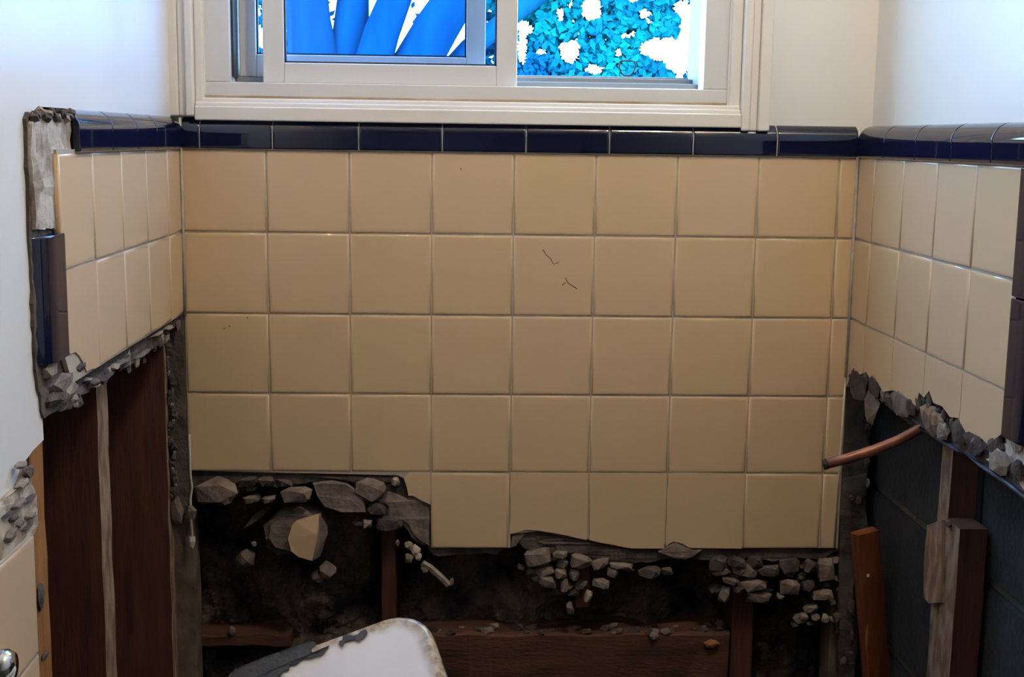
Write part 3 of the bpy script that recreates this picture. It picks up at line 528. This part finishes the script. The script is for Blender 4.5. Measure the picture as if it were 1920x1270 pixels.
# studs of the right wall, room edge again coloured as if lit
XE = XR + 0.022
def stud_r(pa, pb_, py, ztop, x0, m1, m2, z0=-1.24):
    y1 = at_x(pa, py, x0).y; y0 = at_x(pb_, py, x0).y; V, F, fm = [], [], []; nz = 24
    for k in range(nz + 1):
        z = z0 + (ztop - z0) * k / nz; jx = noise.noise(Vector((y0 * 50, z * 25, 5))) * 0.0012; jy = noise.noise(Vector((y0 * 50, z * 14, 8))) * 0.0020
        V += [(x0 + 0.031, y0, z), (x0 + 0.031, y1, z), (x0 + jx, y1 + jy, z), (x0 + jx, y0 + jy * 0.5, z)]
    for k in range(nz):
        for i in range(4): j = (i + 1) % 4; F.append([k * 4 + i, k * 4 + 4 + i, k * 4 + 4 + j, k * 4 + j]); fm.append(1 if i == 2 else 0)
    F += [[0, 1, 2, 3], [nz * 4, nz * 4 + 3, nz * 4 + 2, nz * 4 + 1]]; fm += [0, 0]
    return mk('stud', V, F, None, wr, mats=[M[m1], M[m2]], fm=fm)
stud_r(1763, 1783, 900, -0.24, XE, 'stud', 'stud_edge')
zf = at_x(1790, 990, XR + 0.012).z
stud_r(1768, 1796, 1050, zf, XR + 0.016, 'stud', 'stud_edge')
prism('split_strip', jag(px_poly_x([(1745, 985), (1772, 975), (1770, 1130), (1748, 1132), (1738, 1120), (1738, 1060)], XE - 0.006), 0.001, 0.02, seed=61), 'x', XE - 0.010, XE - 0.002, M['stud_edge'], wr)
for i in range(9):
    p = at_x(1782 + i * 5, 984 - 2 * math.sin(i * 2.2), XR + 0.016 + 0.006 * i); chunk('mortar_crumb', p, (0.007, 0.007, 0.005), M['mortar'] if i % 2 else M['mortar_dark'], wr, 700 + i, 10)
# concrete blocks at the back of the cavity, each its own piece
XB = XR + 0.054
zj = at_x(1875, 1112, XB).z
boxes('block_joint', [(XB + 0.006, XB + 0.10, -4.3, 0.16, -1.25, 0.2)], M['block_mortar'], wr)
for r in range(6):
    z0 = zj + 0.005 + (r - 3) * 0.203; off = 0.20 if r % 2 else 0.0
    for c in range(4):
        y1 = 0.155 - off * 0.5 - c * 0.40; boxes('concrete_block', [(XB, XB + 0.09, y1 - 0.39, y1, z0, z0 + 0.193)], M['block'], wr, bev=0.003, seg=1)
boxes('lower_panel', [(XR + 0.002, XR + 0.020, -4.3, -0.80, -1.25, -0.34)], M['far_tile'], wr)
tube('cable', [at_x(a, b, XB - 0.006) for a, b in [(1842, 1110), (1838, 1160), (1832, 1220), (1826, 1290)]], 0.002, M['dust_wood'], wr, seg=6)

# ------------------------------------------------------------------ pipe and loose board
t = empty('copper_pipe', (0.80, -0.25, -0.36)); tag(t, 'thin reddish brown pipe sticking out of the open right wall', 'pipe')
pts = [at_y(1546, 871, -0.26), at_y(1590, 860, -0.26), at_y(1640, 844, -0.26), at_y(1685, 826, -0.26), at_y(1725, 804, -0.265), Vector((0.938, -0.272, -0.304)), Vector((0.953, -0.278, -0.298))]
tube('pipe_wall', pts, 0.0062, M['copper'], t, seg=16)
d = (pts[1] - pts[0]).normalized(); tube('open_end', [pts[0] - d * 0.0012, pts[0] + d * 0.003], 0.0066, M['steel'], t, seg=16)
a, b = at_y(1622, 996, -0.095), at_y(1645, 1290, -0.085); b = a + (b - a) * 3.0
t = empty('loose_board', b); tag(t, 'loose reddish orange board leaning upright in the right corner cavity', 'board')
beam('plank', a, b, (1, 0.25, 0), 0.035, 0.018, M['board'], t, cuts=20, jitter=0.0022, bev=0.002)
chunk('nail_head', at_y(1628, 1080, -0.108), (0.003, 0.002, 0.003), M['caulk'], t, 5, 12)
chunk('splinter', at_y(1625, 1195, -0.108), (0.0022, 0.003, 0.022), M['stud_orange'], t, 6, 10)

# ================================================================== FLOOR, CEILING, WALL BEHIND
boxes('floor', [(-0.16, 1.12, -4.3, 0.16, -1.30, -1.25)], M['floor'])['kind'] = 'structure'
boxes('ceiling', [(-0.16, 1.12, -4.3, 0.16, 1.2, 1.26)], M['plaster'])['kind'] = 'structure'
boxes('wall_front', [(-0.16, 1.12, -4.36, -4.3, -1.25, 1.2)], M['far_wall'])['kind'] = 'structure'

# ================================================================== WINDOW
win = empty('window_1', (0.375, 0.08, WZ0)); win['kind'] = 'structure'
W = M['vinyl']; PW = M['paint_wood']
# outer frame face and the jambs behind it
boxes('window_frame', [(0.027, 0.062, 0.015, 0.055, 0.0875, 0.80), (0.690, 0.725, 0.015, 0.055, 0.0875, 0.80), (0.062, 0.690, 0.015, 0.14, 0.765, 0.80),
                       (0.027, 0.725, 0.0152, 0.030, 0.066, 0.0875), (0.062, 0.690, 0.030, 0.056, 0.066, 0.083)], W, win, bev=0.0012)
boxes('side_track', [(0.027, 0.062, 0.055, 0.14, 0.066, 0.80), (0.690, 0.725, 0.055, 0.14, 0.066, 0.80)], M['track'], win)
boxes('sill_track', [(0.062, 0.690, 0.056, 0.14, 0.066, 0.083), (0.062, 0.690, 0.058, 0.062, 0.083, 0.096), (0.062, 0.690, 0.098, 0.102, 0.083, 0.104), (0.062, 0.690, 0.136, 0.146, 0.083, 0.108)], M['track'], win, bev=0.0008)
boxes('dark_line', [(0.0615, 0.0650, 0.028, 0.060, 0.095, 0.765)], M['dark_line'], win)  # black strip stands in for the shadow in the left track gap
def sash(name, x0, x1, y0, y1, z0, z1, gx0, gx1, gz0):
    s = boxes(name, [(x0, gx0, y0, y1, z0, z1), (gx1, x1, y0, y1, z0, z1), (gx0, gx1, y0, y1, z0, gz0), (gx0, gx1, y0, y1, z1 - 0.03, z1)], W, win, bev=0.0015)
    boxes('glazing_bead', [(gx0, gx0 + 0.0022, y0 + 0.004, y0 + 0.012, gz0, z1 - 0.03), (gx1 - 0.0022, gx1, y0 + 0.004, y0 + 0.012, gz0, z1 - 0.03), (gx0, gx1, y0 + 0.004, y0 + 0.012, gz0, gz0 + 0.0022)], M['dark_line'], s)
    boxes('glass_pane', [(gx0, gx1, (y0 + y1) / 2 - 0.002, (y0 + y1) / 2 + 0.002, gz0, z1 - 0.03)], M['glass'], s)
    return s
sash('sash', 0.103, 0.441, 0.030, 0.054, 0.0875, 0.765, 0.131, 0.4135, 0.1145)
sash('sash', 0.0660, 0.399, 0.065, 0.092, 0.0965, 0.765, 0.089, 0.373, 0.127)
# small shield-shaped pull on the rear track
lt = []; c = at_y(1176, 128, 0.10); s = 14 / 1390 * 1.06
for a, b in [(-1, 0.85), (-1.05, 0.1), (-0.75, -0.6), (-0.35, -0.95), (0.35, -0.95), (0.75, -0.6), (1.05, 0.1), (1, 0.85), (0.5, 0.95), (-0.5, 0.95), (-1, 0.85)]: lt.append((c.x + a * s, 0.10, c.z + b * s))
tube('track_pull', lt, 0.0011, M['dark_line'], win, seg=6)
# casing: moulded side stiles and bottom rail
def stile(xs, z0, z1):  # boxes from outer edge to inner edge
    return boxes('casing_stile', [(a, b, y, 0.02, z0, z1) for a, b, y in xs], PW, win, bev=0.0022, seg=3)
stile([(-0.0155, -0.002, -0.006), (-0.002, 0.008, -0.002), (0.008, 0.018, -0.008), (0.018, 0.029, 0.004)], 0.042, 0.86)
stile([(0.761, 0.7765, -0.008), (0.750, 0.761, -0.002), (0.739, 0.750, -0.006), (0.724, 0.739, 0.006)], 0.033, 0.86)
boxes('casing_rail', [(0.0185, 0.739, -0.006, 0.02, 0.037, 0.0555), (0.0185, 0.739, -0.0015, 0.02, 0.055, 0.061), (0.0185, 0.739, 0.004, 0.02, 0.060, 0.0665)], PW, win, bev=0.0020, seg=3)
boxes('casing_rail', [(0.0185, 0.739, -0.006, 0.02, 0.795, 0.86)], PW, win, bev=0.0020, seg=3)
boxes('dirt_line', [(0.030, 0.722, 0.010, 0.0150, 0.0660, 0.0700), (0.7235, 0.7255, 0.010, 0.015, 0.066, 0.40)], M['dirt'], win, bev=0.0006, label='brownish dirty joint along the casing')

# ================================================================== CEILING LIGHT (two lit bulbs, above and behind the photographer's view)
t = empty('ceiling_light', (0.80, -0.80, 1.2)); tag(t, 'white ceiling fixture with two lit warm bulbs', 'lamp')
def lathe(name, prof, cx, cy, m, parent, seg=24, **k):
    V, F = [], []; n = len(prof)
    for s in range(seg):
        a = 2 * PI * s / seg
        for r, z in prof: V.append((cx + r * math.cos(a), cy + r * math.sin(a), z))
    for s in range(seg):
        q = (s + 1) % seg
        for i in range(n - 1): F.append([s * n + i, q * n + i, q * n + i + 1, s * n + i + 1])
    return mk(name, V, F, m, parent, smooth=True, **k)
lathe('base', [(0.001, 1.2), (0.09, 1.2), (0.088, 1.18), (0.06, 1.165), (0.001, 1.165)], 0.80, -0.80, M['vinyl'], t)
for dx in (-0.034, 0.034):
    sk = lathe('socket', [(0.001, 1.166), (0.018, 1.166), (0.018, 1.135), (0.001, 1.135)], 0.80 + dx, -0.80, M['vinyl'], t)
    lathe('bulb', [(0.012, 1.138), (0.016, 1.128), (0.026, 1.108), (0.029, 1.092), (0.024, 1.074), (0.012, 1.064), (0.001, 1.062)], 0.80 + dx, -0.80, M['bulb'], t, seg=16)

# ================================================================== WHITE BASIN
# tilted deck: corner under pixel (775,1150), far edge running left and down, right edge coming towards the camera
P0 = at_y(792, 1130, -0.50)
e_u = (at_y(405, 1272, -0.53) - P0); e_u.normalize()
tgt = at_y(864, 1290, -0.60) - P0; tgt.normalize()
N_ = e_u.cross(tgt).normalized()
if N_.y > 0: N_ = -N_
e_v = N_.cross(e_u).normalized()
if e_v.z > 0: e_v = -e_v
bas = empty('enamel_basin', P0 + e_v * 0.7 + e_u * 0.15); tag(bas, 'old white enamelled basin with rounded brown-stained rim and chipped dark patches', 'basin')
BW, BL = 0.30, 0.50
def ringpts(inset, h, r0=0.042, n=8):
    out = []; r = max(0.004, r0 - inset); x0, x1, y0, y1 = inset, BW - inset, inset, BL - inset
    for (cx, cy, a0) in ((x0 + r, y0 + r, PI), (x1 - r, y0 + r, 1.5 * PI), (x1 - r, y1 - r, 0), (x0 + r, y1 - r, 0.5 * PI)):
        for i in range(n + 1):
            a = a0 + PI / 2 * i / n; out.append((cx + r * math.cos(a), cy + r * math.sin(a), h))
    return out
rings = [(0.012, -0.20), (0.004, -0.10), (0.001, -0.03), (0.0, -0.010), (0.0015, -0.004), (0.005, 0.0), (0.009, 0.0), (0.013, -0.0015), (0.019, -0.0020), (0.06, -0.0010), (0.11, 0.0), (0.115, -0.001), (0.125, -0.008), (0.135, -0.03), (0.15, -0.09), (0.165, -0.12), (0.185, -0.13)]
V, F, stain = [], [], []
for ins, h in rings:
    for (u, v, hh) in ringpts(ins, h): V.append(P0 + e_u * u + e_v * v + N_ * hh)
    stain += [ins] * 36
for r in range(len(rings) - 1):
    for i in range(36): j = (i + 1) % 36; F.append([r * 36 + i, r * 36 + j, (r + 1) * 36 + j, (r + 1) * 36 + i])
F.append(list(range((len(rings) - 1) * 36, len(rings) * 36)))
em = mat('white_enamel', (0.62, 0.61, 0.66), 0.16, (0.68, 0.67, 0.70), 6)
nt = em.node_tree; bs = nt.nodes['Principled BSDF']; src = bs.inputs['Base Color'].links[0].from_socket
at_ = nt.nodes.new('ShaderNodeAttribute'); at_.attribute_name = 'edge_distance'
ns = nt.nodes.new('ShaderNodeTexNoise'); ns.inputs['Scale'].default_value = 45; ns.inputs['Detail'].default_value = 6
gg = nt.nodes.new('ShaderNodeNewGeometry'); nt.links.new(gg.outputs['Position'], ns.inputs['Vector'])
ma = nt.nodes.new('ShaderNodeMath'); ma.operation = 'MULTIPLY_ADD'; ma.inputs[1].default_value = 0.020; nt.links.new(ns.outputs['Fac'], ma.inputs[0]); nt.links.new(at_.outputs['Fac'], ma.inputs[2])
cr = nt.nodes.new('ShaderNodeValToRGB'); cr.color_ramp.elements[0].position = 0.0175; cr.color_ramp.elements[0].color = (1, 1, 1, 1); cr.color_ramp.elements[1].position = 0.026; cr.color_ramp.elements[1].color = (0, 0, 0, 1)
nt.links.new(ma.outputs[0], cr.inputs[0])
n3 = nt.nodes.new('ShaderNodeTexNoise'); n3.inputs['Scale'].default_value = 110; nt.links.new(gg.outputs['Position'], n3.inputs['Vector'])
c3 = nt.nodes.new('ShaderNodeValToRGB'); c3.color_ramp.elements[0].position = 0.4; c3.color_ramp.elements[1].position = 0.62; c3.color_ramp.elements[0].color = (0.20, 0.14, 0.085, 1); c3.color_ramp.elements[1].color = (0.42, 0.34, 0.25, 1); nt.links.new(n3.outputs['Fac'], c3.inputs[0])
mm = nt.nodes.new('ShaderNodeMix'); mm.data_type = 'RGBA'; nt.links.new(cr.outputs[0], mm.inputs['Factor']); nt.links.new(src, mm.inputs['A']); nt.links.new(c3.outputs[0], mm.inputs['B']); nt.links.new(mm.outputs['Result'], bs.inputs['Base Color'])
bo = mk('bowl', V, F, em, bas, smooth=True)
at2 = bo.data.attributes.new('edge_distance', 'FLOAT', 'POINT'); at2.data.foreach_set('value', stain)
# pedestal under the basin
lp = P0 + e_u * 0.2 + e_v * 0.35 - N_ * 0.12
boxes('pedestal', [(max(0.03, lp.x - 0.07), lp.x + 0.09, lp.y - 0.08, lp.y + 0.08, -1.25, lp.z)], M['vinyl'], bas, bev=0.02, seg=3)
def on_deck(px, py, off=0.0006):
    d_ = ray(px, py); q = P0 + N_ * off; return CP + d_ * ((q - CP).dot(N_) / d_.dot(N_))
def patch(pts, seed):
    # jagged chip following the deck
    P = jag(pts, 4.5, 5.5, seed=seed); n = len(P); V = [on_deck(a, b, 0.0008) for a, b in P] + [on_deck(a, b, -0.003) for a, b in P]
    bm = bmesh.new(); q = [bm.verts.new(v) for v in V]; bm.faces.new(q[:n]); bm.faces.new(q[n:][::-1])
    for i in range(n): j = (i + 1) % n; bm.faces.new([q[i], q[j], q[n + j], q[n + i]])
    bmesh.ops.triangulate(bm, faces=[f for f in bm.faces if len(f.verts) > 4], ngon_method='EAR_CLIP')
    V2, F2 = from_bm(bm); bm.free(); mk('chipped_patch', V2, F2, M['chip'], bas, label='dark bare metal where the enamel is gone')
patch([(636, 1202), (648, 1190), (662, 1192), (676, 1184), (686, 1180), (684, 1195), (668, 1200), (654, 1202), (644, 1212)], 1)
patch([(432, 1262), (470, 1246), (560, 1214), (588, 1202), (590, 1212), (584, 1222), (600, 1222), (618, 1210), (610, 1222), (592, 1230), (575, 1234), (550, 1246), (530, 1262), (515, 1274), (470, 1290), (420, 1290)], 2)

# ------------------------------------------------------------------ chrome fitting on the left tile
cy_, cz_ = at_x(-4, 1252, XL + 0.02).y, at_x(-4, 1252, XL + 0.02).z
t = empty('chrome_fitting', (XL, cy_, cz_)); tag(t, 'chrome fitting on the cream tile at the lower left', 'fixture')
def lathe_x(name, prof, m, parent):
    V, F = [], []; n = len(prof); seg = 20
    for s in range(seg):
        a = 2 * PI * s / seg
        for r, x in prof: V.append((XL + x, cy_ + r * math.cos(a), cz_ + r * math.sin(a)))
    for s in range(seg):
        q = (s + 1) % seg
        for i in range(n - 1): F.append([s * n + i, s * n + i + 1, q * n + i + 1, q * n + i])
    return mk(name, V, F, m, parent, smooth=True)
lathe_x('escutcheon', [(0.022, 0.0), (0.021, 0.003), (0.014, 0.007), (0.008, 0.008)], M['chrome'], t)
lathe_x('knob', [(0.008, 0.006), (0.008, 0.016), (0.013, 0.019), (0.0145, 0.026), (0.011, 0.032), (0.001, 0.034)], M['chrome'], t)

# ================================================================== OUTSIDE
boxes('ground', [(-14, 14, 0.6, 26, -2.1, -2.0)], M['grass'])['kind'] = 'structure'
YT = 4.0
def pt(px, py, y=YT): return at_y(px, py, y)
tree = empty('large_tree', (pt(690, 200).x, YT, -2.0)); tag(tree, 'large multi-stemmed tree right outside the window, seen through the glass', 'tree')
fork = pt(690, 330)
def limb(name, pts, r0, r1, y=YT):
    P = [pt(a, b, y + dy) for a, b, dy in pts]; tube(name, P, r0, M['bark'], tree, seg=14, taper=r1)
tube('trunk', [Vector((fork.x + 0.05, YT, -2.0)), Vector((fork.x + 0.02, YT, -1.2)), fork + Vector((0, 0, -0.1)), fork + Vector((0, 0, 0.25))], 0.36, M['bark'], tree, seg=18, taper=0.24)
limb('branch', [(640, 380, 0), (592, 130, 0), (578, 40, 0), (572, -60, 0), (560, -300, 0)], 0.125, 0.07)
limb('branch', [(670, 400, 0.05), (648, 170, 0.05), (658, 60, 0.05), (662, 0, 0.05), (668, -120, 0), (690, -350, 0)], 0.10, 0.05)
limb('branch', [(700, 400, -0.05), (690, 150, -0.05), (716, 60, -0.05), (748, -20, 0), (800, -160, 0), (870, -400, 0)], 0.095, 0.05)
limb('branch', [(730, 420, 0), (768, 140, 0), (820, 50, 0), (872, -30, 0), (960, -180, 0), (1080, -420, 0)], 0.12, 0.06)
limb('branch', [(768, 260, 0.1), (830, 150, 0.1), (880, 92, 0.1), (960, 30, 0.1), (1080, -60, 0.1), (1250, -160, 0.1)], 0.06, 0.03)
# leaves
rs = random.Random(77)
gaps = [(1110, 17, 24, 27), (1050, 26, 12, 17), (1208, 25, 15, 12), (1279, 15, 22, 20), (1295, 60, 25, 42), (1240, 92, 48, 26), (1280, 120, 38, 22), (1160, 100, 10, 14), (1078, 92, 14, 24), (1115, 130, 22, 14), (980, 92, 14, 34), (1015, 97, 16, 10), (1218, 42, 10, 7), (1013, 9, 6, 6), (1084, 61, 6, 6), (1104, 68, 7, 6), (1116, 72, 6, 6), (988, 55, 6, 9),
        (540, 10, 14, 20), (690, 20, 7, 16), (684, 84, 7, 20), (752, 60, 22, 42), (790, 6, 14, 18), (850, 90, 26, 26), (866, 48, 9, 22), (620, -2, 8, 12), (486, 20, 5, 12), (925, 106, 5, 8), (1075, 40, 8, 8), (1190, 60, 8, 6), (1135, 75, 7, 7), (1150, 20, 7, 6)]
V, F = [], []
def leaf(c, s):
    n = len(V); a = rs.uniform(0, 2 * PI); b = rs.uniform(-1.1, 1.1); u = Vector((math.cos(a), math.sin(b) * 0.6, math.sin(a))).normalized(); q = Vector((0, 1, 0)).cross(u).normalized(); q = (q + Vector((0, rs.uniform(-.8, .8), 0))).normalized()
    V.extend([c - u * s, c + q * s * 0.55, c + u * s, c - q * s * 0.55]); F.append([n, n + 1, n + 2, n + 3])
cnt = 0
while cnt < 22000:
    py = rs.uniform(-420, 200) if rs.random() < 0.4 else rs.uniform(-30, 180)
    px = rs.uniform(930, 1400) if rs.random() < 0.78 else rs.uniform(420, 960)
    if 560 < px < 900 and py > -40 and rs.random() < 0.95: continue
    if any(((px - a) / c) ** 2 + ((py - b) / d_) ** 2 < 1.0 + 0.25 * noise.noise(Vector((px * 0.12, py * 0.12, 0))) for a, b, c, d_ in gaps): continue
    if noise.noise(Vector((px * 0.018, py * 0.018, 3.3))) < -0.28: continue
    y = YT + rs.uniform(0.15, 0.6); leaf(at_y(px, py, y), rs.uniform(0.014, 0.032)); cnt += 1
mk('foliage', V, F, M['leaf'], tree, kind='stuff')
